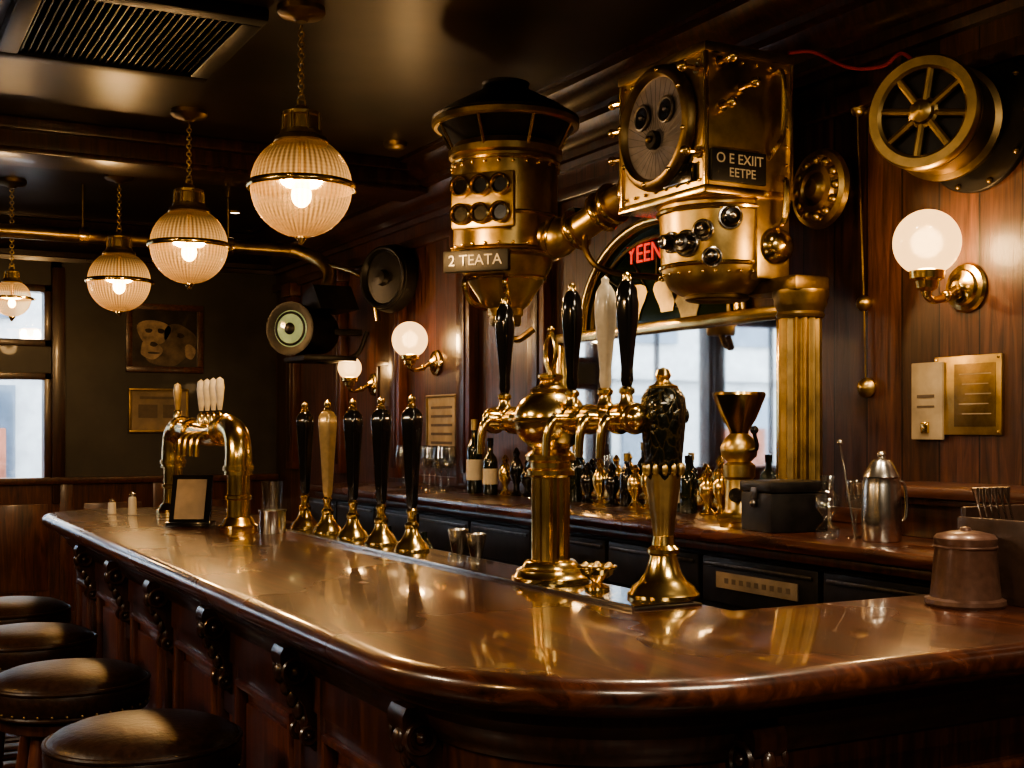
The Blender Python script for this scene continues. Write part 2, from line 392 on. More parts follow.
bar.tube('foot_rail',[(XP-.16,1.9,.2),(XP-.16,3.5,.2),(XP-.16,5.4,.2)],.022,'brass')
bar.b2('speed_ledge',1.52,1.78,2.0,5.5,.97,1.0,'dsteel',.004)
bar.b2('under_well',1.46,1.76,2.0,5.5,0,.97,'blackm',0)
bar.b2('tap_strip',1.350,1.515,2.02,4.45,1.08,1.085,'dsteel',.002)
bar.b2('strip_edge',1.345,1.352,2.02,4.45,1.08,1.0885,'steel',.001)
bar.b2('drip_grid',1.36,1.50,2.03,4.43,1.085,1.0875,'black',0)
# ------------------------------------------------------------ back counter
bb=G('back_bar_cabinet')
bb.b2('counter_slab',2.37,XW-.002,2.10,6.9,1.08,1.12,'counter',.014)
bb.b2('counter_moulding',2.40,XW-.002,2.12,6.88,1.05,1.08,'wood',.01)
bb.b2('carcass',2.46,XW-.002,2.12,6.86,0,1.05,'blackm',0)
y=2.15
k=0
while y<6.7:
    w=.56
    bb.b2('door',2.44,2.465,y,y+w-.02,.15,.86,'blackm',.006)
    bb.b2('door_glass',2.434,2.442,y+.05,y+w-.07,.22,.78,'black',.004)
    bb.b2('drawer',2.435,2.465,y,y+w-.02,.885,1.03,'blackm',.008)
    bb.b2('drawer_bead',2.428,2.438,y+.02,y+w-.04,1.0,1.012,'dsteel',.003)
    bb.tube('pull',[(2.43,y+.12,.84),(2.41,y+.13,.84),(2.41,y+w-.15,.84),(2.43,y+w-.14,.84)],.006,'dsteel',8,1)
    if k in (1,):
        bb.b2('label',2.429,2.434,y+.08,y+.46,.935,.985,'dimpaper',.001)
        for q in range(9): bb.b2('label_print',2.428,2.4295,y+.11+.036*q,y+.11+.036*q+.018,.952,.968,'print',0)
    y+=w;k+=1
bb.b2('upstand',XW-.04,XW-.002,2.95,6.86,1.12,1.17,'woodh',.006)
sh=G('wall_cabinet')
sh.b2('top',2.70,XW-.002,2.12,2.86,1.235,1.27,'woodh',.012); sh.b2('body',2.74,XW-.002,2.14,2.83,1.12,1.235,'wood',.006); 
sh.b2('moulding',2.72,XW-.002,2.13,2.85,1.215,1.235,'wood',.008)
# ------------------------------------------------------------ mirror
mi=G('arched_mirror')
y0,y1=3.50,5.02; z0,z1=1.19,1.83
mi.b2('mirror_glass',2.975,2.985,y0,y1,z0,z1,'silver',0)
for n,a,b,c,d in (('frame_bottom',y0-.05,y1+.05,z0-.06,z0),('frame_top',y0-.05,y1+.05,z1,z1+.05),('frame_near',y0-.05,y0,z0,z1),('frame_far',y1,y1+.05,z0,z1)):
    mi.b2(n,2.945,2.985,a,b,c,d,'brass',.012)
yc,R=4.28,.56; zt=.42
arc=[(yc+R*math.cos(pi*i/32),1.88+zt*math.sin(pi*i/32)) for i in range(33)]
mi.prism('arch_glass',[(a,b) for a,b in arc],(2.98,0,0),(0,1,0),(0,0,1),(1,0,0),.01,'greengl')
mi.tube('arch_frame',[(2.965,a,b) for a,b in arc],.026,'brass',10,1)
mi.tube('arch_inner_frame',[(2.968,yc+(R-.07)*math.cos(pi*i/24),1.88+(zt-.07)*math.sin(pi*i/24)) for i in range(25)],.010,'dkbrass',8,1)
mi.text('red_lettering','YEEN',(2.968,4.36,2.17),.11,'redreflect',(pi/2,0,-pi/2),.002)  # reflected red lettering, put on the pane as glowing text
for a,b,s in ((4.05,1.93,.10),(4.2,1.95,.08),(4.45,1.94,.09)):
    pts=[(s*math.cos(t)*(1+.35*math.sin(3*t)),s*1.1*math.sin(t)*(1+.25*math.cos(2*t))) for t in [2*pi*i/20 for i in range(20)]]
    mi.prism('gilt_figure',pts,(2.970,a,b+.03),(0,1,0),(0,0,1),(1,0,0),.004,'oldbrass')
for i in range(7):
    a=pi*(i+.5)/7; mi.tube('gilt_ray',[(2.972,yc+.14*math.cos(a),1.9+.12*math.sin(a)),(2.972,yc+.46*math.cos(a),1.88+.33*math.sin(a))],.004,'dkbrass',6,1)
# ------------------------------------------------------------ pendants
def pendant(loc,R=.18,top=ZC,e=22):
    g=G('pendant_lamp',loc); k=16
    def arc_(a0,a1,r): return [(r*math.sin(a0+(a1-a0)*i/k),-r*math.cos(a0+(a1-a0)*i/k)) for i in range(k+1)]
    pr=arc_(0,pi*.84,R); pr[0]=(0,-R)
    v,f=lathe_geo(pr,112,(56,.003,R*.25)); f=[q for q in f if len(q)==4]
    mkobj('globe_glass',v,f,'globe',g.e)
    s=R/.18
    g.lathe('equator_band',[(R-.002,-.012*s),(R+.010,-.012*s),(R+.014,-.004*s),(R+.014,.004*s),(R+.010,.012*s),(R-.002,.012*s)],'brass',segs=56)
    for i in range(3):
        a=2*pi*i/3; g.sph('clasp',((R+.016)*math.cos(a),(R+.016)*math.sin(a),0),.012*s,'brass',10)
    g.lathe('cap',[(.0,.155*s),(.093*s,.150*s),(.097*s,.158*s),(.092*s,.172*s),(.078*s,.18*s),(.074*s,.196*s),(.064*s,.2*s),(.060*s,.245*s),(.066*s,.25*s),(.066*s,.262*s),(.03*s,.27*s),(.022*s,.285*s),(.012*s,.29*s),(0,.292*s)],'oldbrass')
    for i in range(8):
        a=2*pi*i/8; g.tube('cap_post',[(.07*s*math.cos(a),.07*s*math.sin(a),.19*s),(.068*s*math.cos(a),.068*s*math.sin(a),.255*s)],.005*s,'brass',6,1)
    g.lathe('finial',[(0,-R-.028),(.008,-R-.024),(.012,-R-.014),(.02,-R-.004),(.02,-R+.004),(0,-R+.004)],'brass',segs=16)
    g.sph('bulb',(0,0,-.03),.036*s,'bulb',16,1.25)
    g.cyl('bulb_socket',(0,0,.02),.016*s,.13*s,'brass')
    z=.30*s; H=top-loc[2]; i=0
    g.ring('hook',(0,0,z),.014,.004,'oldbrass',(0,1,0),14,6)
    z+=.02
    while z<H-.06:
        g.ring('chain_link',(0,0,z),.011,.0035,'oldbrass',(1,0,0) if i%2 else (0,1,0),10,5,1.0); z+=.0185; i+=1
    g.lathe('canopy',[(0,H-.05),(.02,H-.05),(.03,H-.04),(.075,H-.03),(.085,H-.018),(.085,H),(0,H)],'dkbrass')
    point('lamp_light',(0,0,-.05),e,(1,.70,.41),.08,g.e)
pendant((1.44,4.27,2.295),e=95); pendant((1.44,5.90,2.297),e=80); pendant((1.44,7.58,2.305),e=65)
pendant((.90,8.03,2.22),.11,ZC,14)
pendant((-1.3,1.2,2.295),.18,ZC,125); pendant((-1.3,4.0,2.295),.18,ZC,120)  # extra pendants outside the view, added to brighten the bar front
def fillpanel(x,y,e,s=.8):  # added fill lights outside the view, framed like ceiling fixtures
    g=G('added_fill_panel',(x,y,ZC))
    h=s/2
    for n,a,b,c,d in (('f1',-h-.05,h+.05,-h-.05,-h),('f2',-h-.05,h+.05,h,h+.05),('f3',-h-.05,-h,-h,h),('f4',h,h+.05,-h,h)): g.b2('frame_'+n,a,b,c,d,-.06,0,'dkbrass',.01)
    g.b2('fill_surface',-h,h,-h,h,-.03,-.02,'fillglow',0)
    l=bpy.data.lights.new('added_fill_light','AREA'); l.shape='SQUARE'; l.size=s*.95; l.energy=e; l.color=(1,.80,.56)
    o=bpy.data.objects.new('added_fill_light',l); COL.objects.link(o); o.parent=g.e; o.location=(0,0,-.04)
fillpanel(1.6,.2,56); fillpanel(-.3,-1.2,88); fillpanel(-2.4,3.0,110)
# ------------------------------------------------------------ sconces
def sconce(y,zp,R=.104,e=9,out=.17):
    g=G('wall_sconce',(XW,y,zp))
    g.lathe('back_plate',[(0,0),(.072,0),(.076,.006),(.07,.016),(.055,.02),(.05,.03),(.03,.036),(.018,.05),(0,.052)],'brass',(0,0,0),(-1,0,0))
    g.tube('arm',[(-.04,0,0),(-.09,0,-.03),(-.14,0,-.045),(-out,0,-.03),(-out,0,.005)],.011,'brass')
    g.sph('arm_knuckle',(-.09,0,-.03),.018,'brass',12)
    g.lathe('gallery',[(0,-.045),(.012,-.045),(.016,-.03),(.03,-.02),(.034,0),(.05,.008),(.052,.03),(.046,.034),(0,.034)],'brass',(-out,0,.01))
    zc=.034+R*.92
    k=18; pr=[(R*math.sin(pi*(.12+.88*i/k)) if i<k else 0,-R*math.cos(pi*(.12+.88*i/k))) for i in range(k+1)]
    v,f=lathe_geo(pr,36); f=[q for q in f if len(q)==4]
    mkobj('opal_globe',v,f,'opal',g.e,True,Matrix.Translation((-out,0,zc)))
    point('lamp_light',(-out,0,zc),e,(1,.72,.44),.05,g.e)
sconce(2.68,1.86,.098,e=26); sconce(6.5,1.813,.102,e=22); sconce(7.45,1.72,.075,e=10)
# ------------------------------------------------------------ ceiling fittings
ac=G('ceiling_air_vent',(.93,4.78,ZC))
for n,a,b,c,d in (('f1',-.41,.41,-.46,-.38),('f2',-.41,.41,.38,.46),('f3',-.41,-.33,-.38,.38),('f4',.33,.41,-.38,.38)):
    ac.b2('frame_'+n,a,b,c,d,-.05,0,'blackm',.012)
ac.b2('back',-.34,.34,-.39,.39,-.006,0,'black',0)
for i in range(30):
    yy=-.37+i*.0255; ac.prism('louvre',[(-.012,-.03),(.010,-.018),(.010,-.014),(-.012,-.026)],(0,yy,0),(0,1,0),(0,0,1),(1,0,0),.66,'blackm')
for i in range(25): ac.b2('bar',-.32+i*.0266-.003,-.32+i*.0266+.003,-.38,.38,-.036,-.030,'blackm',0)
def downlight(x,y,e=0,r=.055):
    g=G('ceiling_downlight',(x,y,ZC))
    g.lathe('rim',[(r*.7,-.004),(r,-.012),(r*1.15,-.008),(r*1.2,0),(r*.7,0)],'dkbrass',segs=28)
    g.cyl('lens',(0,0,-.006),r*.72,.004,'spotglow')
    if e:
        l=bpy.data.lights.new('spot_light','SPOT'); l.energy=e; l.color=(1,.76,.50); l.spot_size=math.radians(110); l.spot_blend=.8; l.shadow_soft_size=.06
        o=bpy.data.objects.new('spot_light',l); COL.objects.link(o); o.parent=g.e; o.location=(0,0,-.03)
downlight(2.385,8.48,20,.045)
for x,y,e in ((1.9,2.6,105),(2.35,1.9,85)): downlight(x,y,e)  # unseen downlights added to brighten the back bar and right wall
sd=G('smoke_detector',(2.547,6.04,ZC)); sd.lathe('body',[(0,-.035),(.04,-.035),(.06,-.02),(.065,0),(0,0)],'dkbrass')
# ------------------------------------------------------------ beer taps
BP=[(0,0),(.050,0),(.051,.006),(.046,.012),(.043,.02),(.032,.03),(.023,.045),(.018,.06),(.021,.067),(.021,.074),(.014,.081),(.012,.10),(.016,.107),(.016,.114),(.011,.12),(0,.12)]
HP=[(0,.116),(.010,.118),(.016,.13),(.020,.19),(.025,.27),(.030,.335),(.0325,.365),(.030,.388),(.020,.402),(.010,.408),(0,.41)]
FP=[(0,.404),(.012,.404),(.013,.412),(.008,.418),(.012,.426),(.010,.436),(0,.443)]
def tap(y,hm,x=1.43):
    g=G('beer_tap_handle',(x,y,1.0875))
    g.lathe('base',BP,'brass'); g.lathe('handle',HP,hm,segs=40,flute=(5,.003,.012)); g.lathe('finial',FP,'brass',segs=20)
for y,hm in ((3.27,'black'),(3.50,'black'),(3.735,'black'),(3.97,'goldh'),(4.2,'black')): tap(y,hm)
g=G('beer_engine_pump',(1.49,2.12,1.0875))
g.lathe('base',[(0,0),(.074,0),(.075,.007),(.068,.014),(.064,.022),(.05,.032),(.038,.05),(.03,.075),(.028,.085),(.033,.09),(.033,.098),(.024,.106),(.021,.125),(.0,.125)],'brass',segs=40)
g.lathe('handle_lower',[(0,.12),(.02,.12),(.023,.14),(.028,.18),(.033,.22),(.036,.25),(.037,.262),(0,.264)],'oldbrass',segs=48,flute=(6,.003,.015))
g.lathe('handle_upper',[(0,.235),(.034,.24),(.037,.26),(.041,.30),(.045,.345),(.048,.385),(.045,.41),(.034,.428),(0,.432)],'patina',segs=64,flute=(6,.002,.015))
for kk in range(12):
    a=2*pi*kk/12; g.sph('acanthus_tip',(.0375*math.cos(a),.0375*math.sin(a),.262),.0065,'oldbrass',8,2.0)
    if kk%2: g.sph('upper_boss',(.0465*math.cos(a),.0465*math.sin(a),.372),.007,'patina',8,2.2)
g.lathe('cap',[(0,.425),(.03,.425),(.031,.433),(.018,.438),(.012,.445),(.017,.455),(.012,.467),(0,.472)],'brass')
# ------------------------------------------------------------ central beer tower
t=G('beer_tower',(1.43,2.48,1.0875))
t.lathe('base',[(0,0),(.088,0),(.09,.008),(.082,.014),(.078,.024),(.066,.03),(.062,.04),(.054,.046),(.0,.046)],'brass',segs=48)
t.lathe('column',[(0,.04),(.044,.04),(.044,.245),(0,.245)],'brass',segs=64,flute=(16,.0035,.02))
t.lathe('collar',[(0,.235),(.05,.235),(.055,.24),(.055,.25),(.047,.256),(.047,.268),(.058,.274),(.058,.285),(.05,.292),(.04,.3),(.05,.31),(0,.31)],'brass',segs=48)
t.sph('body',(0,0,.365),.086,'brass',48,.86)
t.ring('body_band',(0,0,.365),.086,.006,'brass')
t.lathe('neck',[(0,.42),(.045,.425),(.047,.435),(.028,.445),(.022,.455),(.03,.462),(.03,.468),(.012,.474),(0,.474)],'brass')
t.tube('finial_loop',[(0,-.004,.47),(0,-.022,.505),(0,-.020,.54),(0,0,.565),(0,.020,.54),(0,.022,.505),(0,.004,.47)],.0055,'brass',8)
t.sph('finial_ball',(0,0,.572),.009,'brass',10)
t.tube('cross_pipe',[(0,-.33,.366),(0,0,.366),(0,.27,.366)],.025,'brass',20,1)
for yy in (-.345,-.285,-.165,-.10,.10,.18,.28): t.lathe('pipe_flange',[(0,0),(.031,0),(.033,.004),(.033,.010),(.031,.014),(0,.014)],'brass',(0,yy-.007,.366),(0,1,0))
t.sph('end_cap',(0,-.345,.366),.025,'brass',20); t.sph('end_cap',(0,.285,.366),.025,'brass',20)
def faucet(yy,hm,dx=-1):
    t.cyl('shank',(0,yy,.366),.014,.05,'brass',(dx,0,0))
    t.tube('spout',[(dx*.035,yy,.366),(dx*.052,yy,.360),(dx*.062,yy,.335),(dx*.066,yy,.285)],lambda q:.012-.003*q,'brass',12)
    t.lathe('valve',[(0,.38),(.018,.385),(.020,.395),(.014,.402),(.012,.415),(.017,.42),(.017,.427),(.011,.432),(0,.434)],'brass',(0,yy,0),segs=24)
    t.lathe('lever',[(0,.430),(.009,.430),(.014,.445),(.013,.47),(.018,.52),(.0235,.57),(.025,.605),(.021,.635),(.012,.650),(0,.655)],hm,(0,yy,0),segs=30,flute=(5,.002,.012))
    t.lathe('lever_tip',[(0,.648),(.010,.649),(.008,.656),(.009,.664),(0,.67)],'brass' if hm=='black' else hm,(0,yy,0),segs=14)
faucet(.225,'black'); faucet(-.095,'black'); faucet(-.232,'ivory'); faucet(-.315,'black')
# far font with curved pipe
f=G('brass_beer_font',(1.25,0,1.08))
for yy in (4.40,5.40):
    f.lathe('base',[(0,0),(.068,0),(.07,.01),(.058,.018),(.05,.035),(.042,.04),(.04,.1),(.047,.105),(.047,.115),(.04,.12),(.04,.20),(.055,.206),(.055,.222),(0,.222)],'brass',(0,yy,0))
f.tube('arch',[(0,4.40,.19),(0,4.40,.27),(0,4.43,.33),(0,4.52,.358),(0,4.65,.34),(0,4.80,.33),(0,5.15,.35),(0,5.30,.358),(0,5.38,.33),(0,5.4,.27),(0,5.4,.19)],lambda q:.050-.008*math.sin(pi*q),'brass',20,8)
for yy,zz in ((4.56,.355),(4.62,.345),(5.05,.345),(5.24,.355)): f.ring('band',(0,yy,zz),.045,.010,'brass',(0,1,0))
for i in range(5):
    yy=4.65+.092*i if i<4 else 5.32
    f.lathe('valve',[(0,0),(.016,0),(.016,.03),(.009,.04),(.0,.045)],'brass',(-.0,yy,.375 if i<4 else .395))
    f.lathe('lever',[(0,.025),(.008,.025),(.013,.06),(.018,.11),(.014,.14),(0,.150)],'ivory' if i<4 else 'goldh',(0,yy,.40),segs=14)
    if i<4: f.tube('spout',[(-.03,yy,.34),(-.07,yy,.33),(-.085,yy,.30),(-.088,yy,.25)],.009,'brass',8)
# ------------------------------------------------------------ items on bar
mh=G('menu_holder',(1.12,4.56,1.08),-.5)
mh.b2('foot',-.08,.08,-.05,.05,0,.018,'black',.004)
mh.prism('easel',[(-.03,.016),(.0,.016),(.035,.180),(.028,.185)],(0,0,0),(0,1,0),(0,0,1),(1,0,0),.145,'black')
mh.prism('card',[(-.034,.028),(-.031,.028),(.021,.170),(.018,.170)],(0,0,0),(0,1,0),(0,0,1),(1,0,0),.108,'dimpaper')
def tumbler(x,y,z,r=.036,h=.10,name='drinking_glass'):
    g=G(name,(x,y,z)); g.lathe('glass',[(0,0),(r*.8,0),(r,h),(r*.93,h),(r*.74,.012),(0,.012)],'glass',segs=24); return g
can=G('steel_tin',(1.29,4.13,1.08)); can.lathe('body',[(0,0),(.045,0),(.045,.07),(.048,.075),(.048,.08),(0,.08)],'steel')
tumbler(1.29,4.13,1.161,.038,.095)
def cup(x,y,z,r,h,name='steel_measuring_cup'):
    g=G(name,(x,y,z)); g.lathe('cup',[(0,0),(r*.75,0),(r*.78,.006),(r*.55,h*.45),(r*.6,h*.5),(r,h*.97),(r*.97,h),(r*.5,h*.55),(0,h*.54)],'steel',segs=24)
cup(1.62,3.36,1.0,.032,.135); cup(1.62,3.24,1.0,.03,.13)
for y in (2.7,2.95,3.7,4.0): 
    g=G('bar_bottle',(1.66,y,1.0)); g.lathe('glass',[(0,0),(.03,0),(.032,.005),(.032,.05),(.02,.07),(.012,.08),(.012,.1),(0,.1)],'bottle',segs=20)
bw=G('brass_sugar_bowl',(1.43,2.28,1.0875))
bw.lathe('bowl',[(0,0),(.026,0),(.027,.006),(.012,.014),(.016,.022),(.035,.034),(.040,.048),(.037,.05),(.02,.03),(0,.028)],'brass'); bw.ring('rim_bead',(0,0,.049),.039,.004,'brass')
for i in range(6): bw.sph('bead',(.03*math.cos(i),.03*math.sin(i),.05),.008,'goldh',8)
for x,y,h in ((1.06,5.3,.095),(1.0,5.42,.06)):
    g=G('salt_shaker',(x,y,1.08)); g.lathe('body',[(0,0),(.018,0),(.016,h*.7),(.012,h*.8),(0,h*.8)],'cream',segs=16); g.lathe('cap',[(.013,h*.78),(.014,h*.9),(0,h)],'steel',segs=16)
lc=G('leather_canister',(1.975,1.77,1.08))
lc.lathe('body',[(0,0),(.074,0),(.078,.006),(.077,.014),(.068,.018),(.058,.12),(.060,.124),(.061,.135),(.055,.142),(.03,.148),(.012,.15),(.010,.156),(0,.158)],'brleather',segs=40)
lc.ring('stitch_band',(0,0,.118),.0595,.003,'brleather')
cc=G('cutlery_caddy',(2.16,1.765,1.08))
cc.b2('floor_board',-.10,.16,-.08,.09,0,.012,'dkleather',.004)
for n,a,b,c,d,h in (('front',-.10,.16,-.09,-.075,.12),('rear',-.10,.16,.08,.095,.19),('end_a',-.11,-.095,-.09,.095,.17),('end_b',.155,.17,-.09,.095,.17),('divider',.02,.03,-.08,.085,.15)):
    cc.b2(n,a,b,c,d,0,h,'dkleather',.005)
for i in range(6):
    xx=-.085+.018*i
    cc.tube('fork_stem',[(xx,.02,.02),(xx-.012,.03,.13),(xx-.03,.035,.20)],.003,'steel',6,3)
    cc.tube('fork_head',[(xx-.03,.035,.20),(xx-.036,.036,.232)],lambda q:.003+.005*q,'steel',8,1)
# ------------------------------------------------------------ items on back counter
ZB=1.12
db=G('cash_box',(2.56,3.0,ZB),-.15)
db.b2('body',-.1,.1,-.09,.09,0,.12,'blackm',.008); db.b2('lid',-.104,.104,-.094,.094,.12,.155,'blackm',.01)
db.sph('knob',(-.108,0,.085),.012,'dsteel',12); db.b2('clasp',-.108,-.1,-.015,.015,.1,.135,'dsteel',.002)
sk=G('cocktail_shaker',(2.55,2.58,ZB))
sk.lathe('body',[(0,0),(.050,0),(.054,.005),(.055,.08),(.052,.16),(.048,.175),(.050,.18),(.046,.19),(.03,.22),(.022,.228),(0,.23)],'steel',segs=36)
sk.sph('knob',(0,0,.24),.013,'steel',12); sk.tube('handle',[(.05,-.01,.17),(.075,-.015,.15),(.078,-.015,.07),(.052,-.01,.05)],.005,'steel',8)
def wine(x,y,z=ZB,s=1):
    g=G('wine_glass',(x,y,z)); g.lathe('glass',[(0,0),(.032*s,0),(.030*s,.004*s),(.005*s,.008*s),(.004*s,.07*s),(.012*s,.082*s),(.032*s,.105*s),(.036*s,.13*s),(.028*s,.175*s),(.026*s,.175*s),(.033*s,.13*s),(.01*s,.09*s),(0,.087*s)],'glass',segs=24)
def decanter(x,y,z=ZB):
    g=G('glass_decanter',(x,y,z)); g.lathe('glass',[(0,0),(.03,0),(.034,.01),(.034,.03),(.012,.05),(.012,.06),(.035,.09),(.033,.12),(.016,.14),(.022,.18),(.020,.18),(.012,.14),(0,.138)],'glass',segs=24)
decanter(2.48,2.72); wine(2.57,2.70,ZB,.95)
sp=G('bar_spoon',(2.53,2.66,ZB)); sp.tube('stem',[(0,0,0.0),(-.03,.03,.27)],.003,'steel',6,1); sp.sph('bowl',(-.03,.03,.275),.009,'steel',10)
gr=G('coffee_grinder',(2.72,3.42,ZB))
gr.lathe('body',[(0,0),(.075,0),(.078,.01),(.06,.02),(.05,.04),(.045,.14),(.055,.15),(.055,.19),(.04,.2),(.06,.22),(.065,.25),(.05,.28),(.03,.3),(0,.3)],'oldbrass')
gr.lathe('hopper',[(0,.29),(.03,.29),(.035,.31),(.06,.35),(.088,.42),(.092,.43),(.088,.44),(0,.435)],'brass')
gr.tube('crank',[(.0,-.05,.24),(-.02,-.12,.25),(-.04,-.13,.30)],.007,'black',8); gr.sph('crank_knob',(-.04,-.13,.31),.015,'black',12)
gr.cyl('drawer',(-.03,-.03,.09),.025,.05,'black',(-.7,-.7,0))
def bottle(x,y,h,r,m='bottle',lab=True,z=ZB):
    g=G('liquor_bottle',(x,y,z))
    g.lathe('glass',[(0,0),(r*.95,0),(r,.006),(r,h*.58),(r*.85,h*.66),(r*.38,h*.74),(r*.33,h*.94),(r*.42,h*.95),(r*.42,h),(0,h)],m,segs=24)
    g.lathe('capsule',[(r*.36,h*.86),(r*.44,h*.86),(r*.45,h*1.005),(0,h*1.01)],'oldbrass' if random.random()<.6 else 'black',segs=18)
    if lab: g.lathe('label',[(r*1.01,h*.18),(r*1.02,h*.18),(r*1.02,h*.46),(r*1.01,h*.46)],'cream' if random.random()<.6 else 'paper',segs=24)
bottle(2.74,5.50,.36,.04); bottle(2.76,5.37,.27,.036)
for yy,xx in ((5.9,2.68),(5.98,2.75),(6.02,2.64),(6.1,2.74),(5.8,2.74),(6.2,2.66),(5.72,2.66)): wine(xx,yy,ZB,1.3)
ys=3.62; 
while ys<5.3:
    k=random.random()
    if k<.25: bottle(2.80+random.uniform(-.02,.03),ys,random.uniform(.18,.26),random.uniform(.028,.034),random.choice(['bottle','black']),random.random()<.3)
    elif k<.8:
        g=G('brass_stopper_jar',(2.80,ys,ZB)); hh=random.uniform(1.0,1.35)
        g.lathe('body',[(0,0),(.03,0),(.032,.006),(.016,.02),(.014,.04*hh),(.032,.07*hh),(.034,.1*hh),(.02,.125*hh),(.012,.135*hh),(.018,.15*hh),(.008,.165*hh),(0,.17*hh)],'brass' if k<.6 else 'black',segs=20)
    else: wine(2.78,ys,ZB,1.1)
    ys+=random.uniform(.08,.12)
# ------------------------------------------------------------ box machine on fluted column
m=G('brass_steam_machine')
x0,x1,y0,y1,zb,zt=2.45,2.80,3.25,3.74,2.2,2.675
m.b2('case',x0,x1,y0,y1,zb,zt,'oldbrass',.012)
m.b2('top_rim',x0-.012,x1+.012,y0-.012,y1+.012,zt-.025,zt+.008,'dkbrass',.008)
m.b2('bottom_rim',x0-.012,x1+.012,y0-.012,y1+.012,zb-.005,zb+.022,'brass',.008)
for (a,b) in ((x0,y0),(x1,y0),(x0,y1)): m.b2('corner_strap',a-.008,a+.008,b-.008,b+.008,zb,zt,'brass',.004)
def rivets(n,a,b,nrm):
    a=Vector(a);b=Vector(b)
    for i in range(n): m.sph('rivet',a.lerp(b,i/(n-1)),.0065,'brass',8)
rivets(8,(x0-.004,y0+.03,zt-.045),(x0-.004,y1-.03,zt-.045),0); rivets(8,(x0-.004,y0+.03,zb+.04),(x0-.004,y1-.03,zb+.04),0)
rivets(6,(x0+.03,y0-.004,zt-.045),(x1-.03,y0-.004,zt-.045),0); rivets(7,(x1-.02,y0-.004,zt-.05),(x1-.02,y0-.004,zb+.05),0)
dc=(x0-.002,3.50,2.45)
m.lathe('dial_bezel',[(.168,0),(.205,0),(.212,.01),(.208,.03),(.195,.042),(.182,.044),(.172,.03),(.168,.0)],'dkbrass',dc,(-1,0,0),56)
m.cyl('dial_face',dc,.174,.02,'grey',(-1,0,0),48)
m.cyl('dial_hub',(x0-.02,3.50,2.41),.032,.025,'blackm',(-1,0,0)); m.sph('dial_pin',(x0-.05,3.50,2.41),.012,'dkbrass',10)
for a in range(32):
    t_=a*pi/16; m.tube('dial_spoke',[(x0-.021,3.5+.04*math.cos(t_),2.41+.04*math.sin(t_)),(x0-.021,3.5+.165*math.cos(t_),2.45+.165*math.sin(t_))],.0016,'blackm',6,1)
for yy in (3.43,3.57):
    m.ring('gauge_ring',(x0-.03,yy,2.50),.040,.006,'dsteel',(1,0,0)); m.cyl('gauge',(x0-.02,yy,2.50),.038,.012,'black',(-1,0,0)); m.sph('gauge_pin',(x0-.034,yy,2.50),.009,'dsteel',8)
for a in range(8):
    t_=a*pi/4+.2; m.sph('bezel_bolt',(x0-.044,3.5+.19*math.cos(t_),2.45+.19*math.sin(t_)),.009,'brass',8)
for zz in (2.60,2.50,2.40): 
    m.tube('side_spigot',[(x0+.02,y1-.01,zz),(x0-.0,y1+.06,zz)],.009,'brass',8,1); m.sph('spigot_ball',(x0,y1+.065,zz),.016,'brass',12)
def cock(c,ax,L=.07):
    c=Vector(c);ax=Vector(ax); m.tube('cock_stem',[c,c+ax*L],.009,'brass',8,1); m.sph('cock_knob',c+ax*(L+.008),.018,'brass',12)
    m.lathe('cock_flange',[(0,0),(.02,0),(.02,.012),(0,.012)],'brass',c,ax,16)
cock((x0+.05,y0,2.62),(0,-1,0)); cock((x0+.14,y0,2.55),(0,-1,0)); cock((x0-.002,y0+.03,2.60),(-1,0,0),.06); cock((x0+.06,y0,2.48),(0,-1,0),.05); cock((x0,y0+.03,2.33),(-1,0,0),.05)
m.tube('face_pipe',[(x1-.06,y0,2.62),(x1-.06,y0-.035,2.60),(x1-.06,y0-.035,2.42),(x1-.09,y0-.035,2.36),(x1-.09,y0,2.33)],.009,'brass',8,4)
m.box('name_plate',(x0+.12,y0-.015,2.285),(.22,.016,.105),'signblack',.004)
m.text('plate_text_a','O E EXIIT',(x0+.12,y0-.024,2.306),.046,'cream',(pi/2,0,0)); m.text('plate_text_b','EETPE',(x0+.13,y0-.024,2.262),.042,'cream',(pi/2,0,0))
m.box('name_plate_side',(x0-.014,y0+.13,2.27),(.014,.16,.06),'black',.004)
bc=(2.655,3.46,0)
m.lathe('boiler',[(0,1.885),(.09,1.885),(.13,1.895),(.165,1.92),(.185,1.96),(.192,2.0),(.198,2.19),(.21,2.195),(.21,2.205),(0,2.205)],'oldbrass',bc,segs=56)
m.ring('boiler_band',(bc[0],bc[1],1.985),.192,.008,'brass',ns=48); m.ring('boiler_band',(bc[0],bc[1],2.17),.2,.01,'brass',ns=48)
m.ring('boiler_foot_ring',(bc[0],bc[1],1.885),.10,.012,'dkbrass',ns=36)
m.b2('side_panel',2.66,2.80,y0+.0,3.6,1.93,2.21,'oldbrass',.012)
for i in range(28):
    a=2*pi*i/28; m.sph('boiler_rivet',(bc[0]+.195*math.cos(a),bc[1]+.195*math.sin(a),1.955+.0),.006,'brass',6)
for ang,zz,r in ((-2.0,2.13,.032),(-2.45,2.09,.028),(-2.75,2.05,.036),(-2.3,2.0,.026),(-3.1,2.06,.028)):
    d=Vector((math.cos(ang),math.sin(ang),0)); c=Vector((bc[0],bc[1],zz))+d*.19
    m.lathe('control_knob',[(0,0),(r*1.2,0),(r*1.25,.008),(r,.014),(r*.9,.04),(r*.75,.048),(0,.05)],'black',c,d,24); m.ring('knob_ring',c+d*.01,r*1.15,.005,'steel',d); m.sph('knob_tip',c+d*.05,r*.4,'steel',10)
m.lathe('side_cap',[(0,0),(.055,0),(.06,.01),(.052,.03),(.035,.045),(0,.052)],'brass',(2.735,y0-.002,2.04),(0,-1,0))
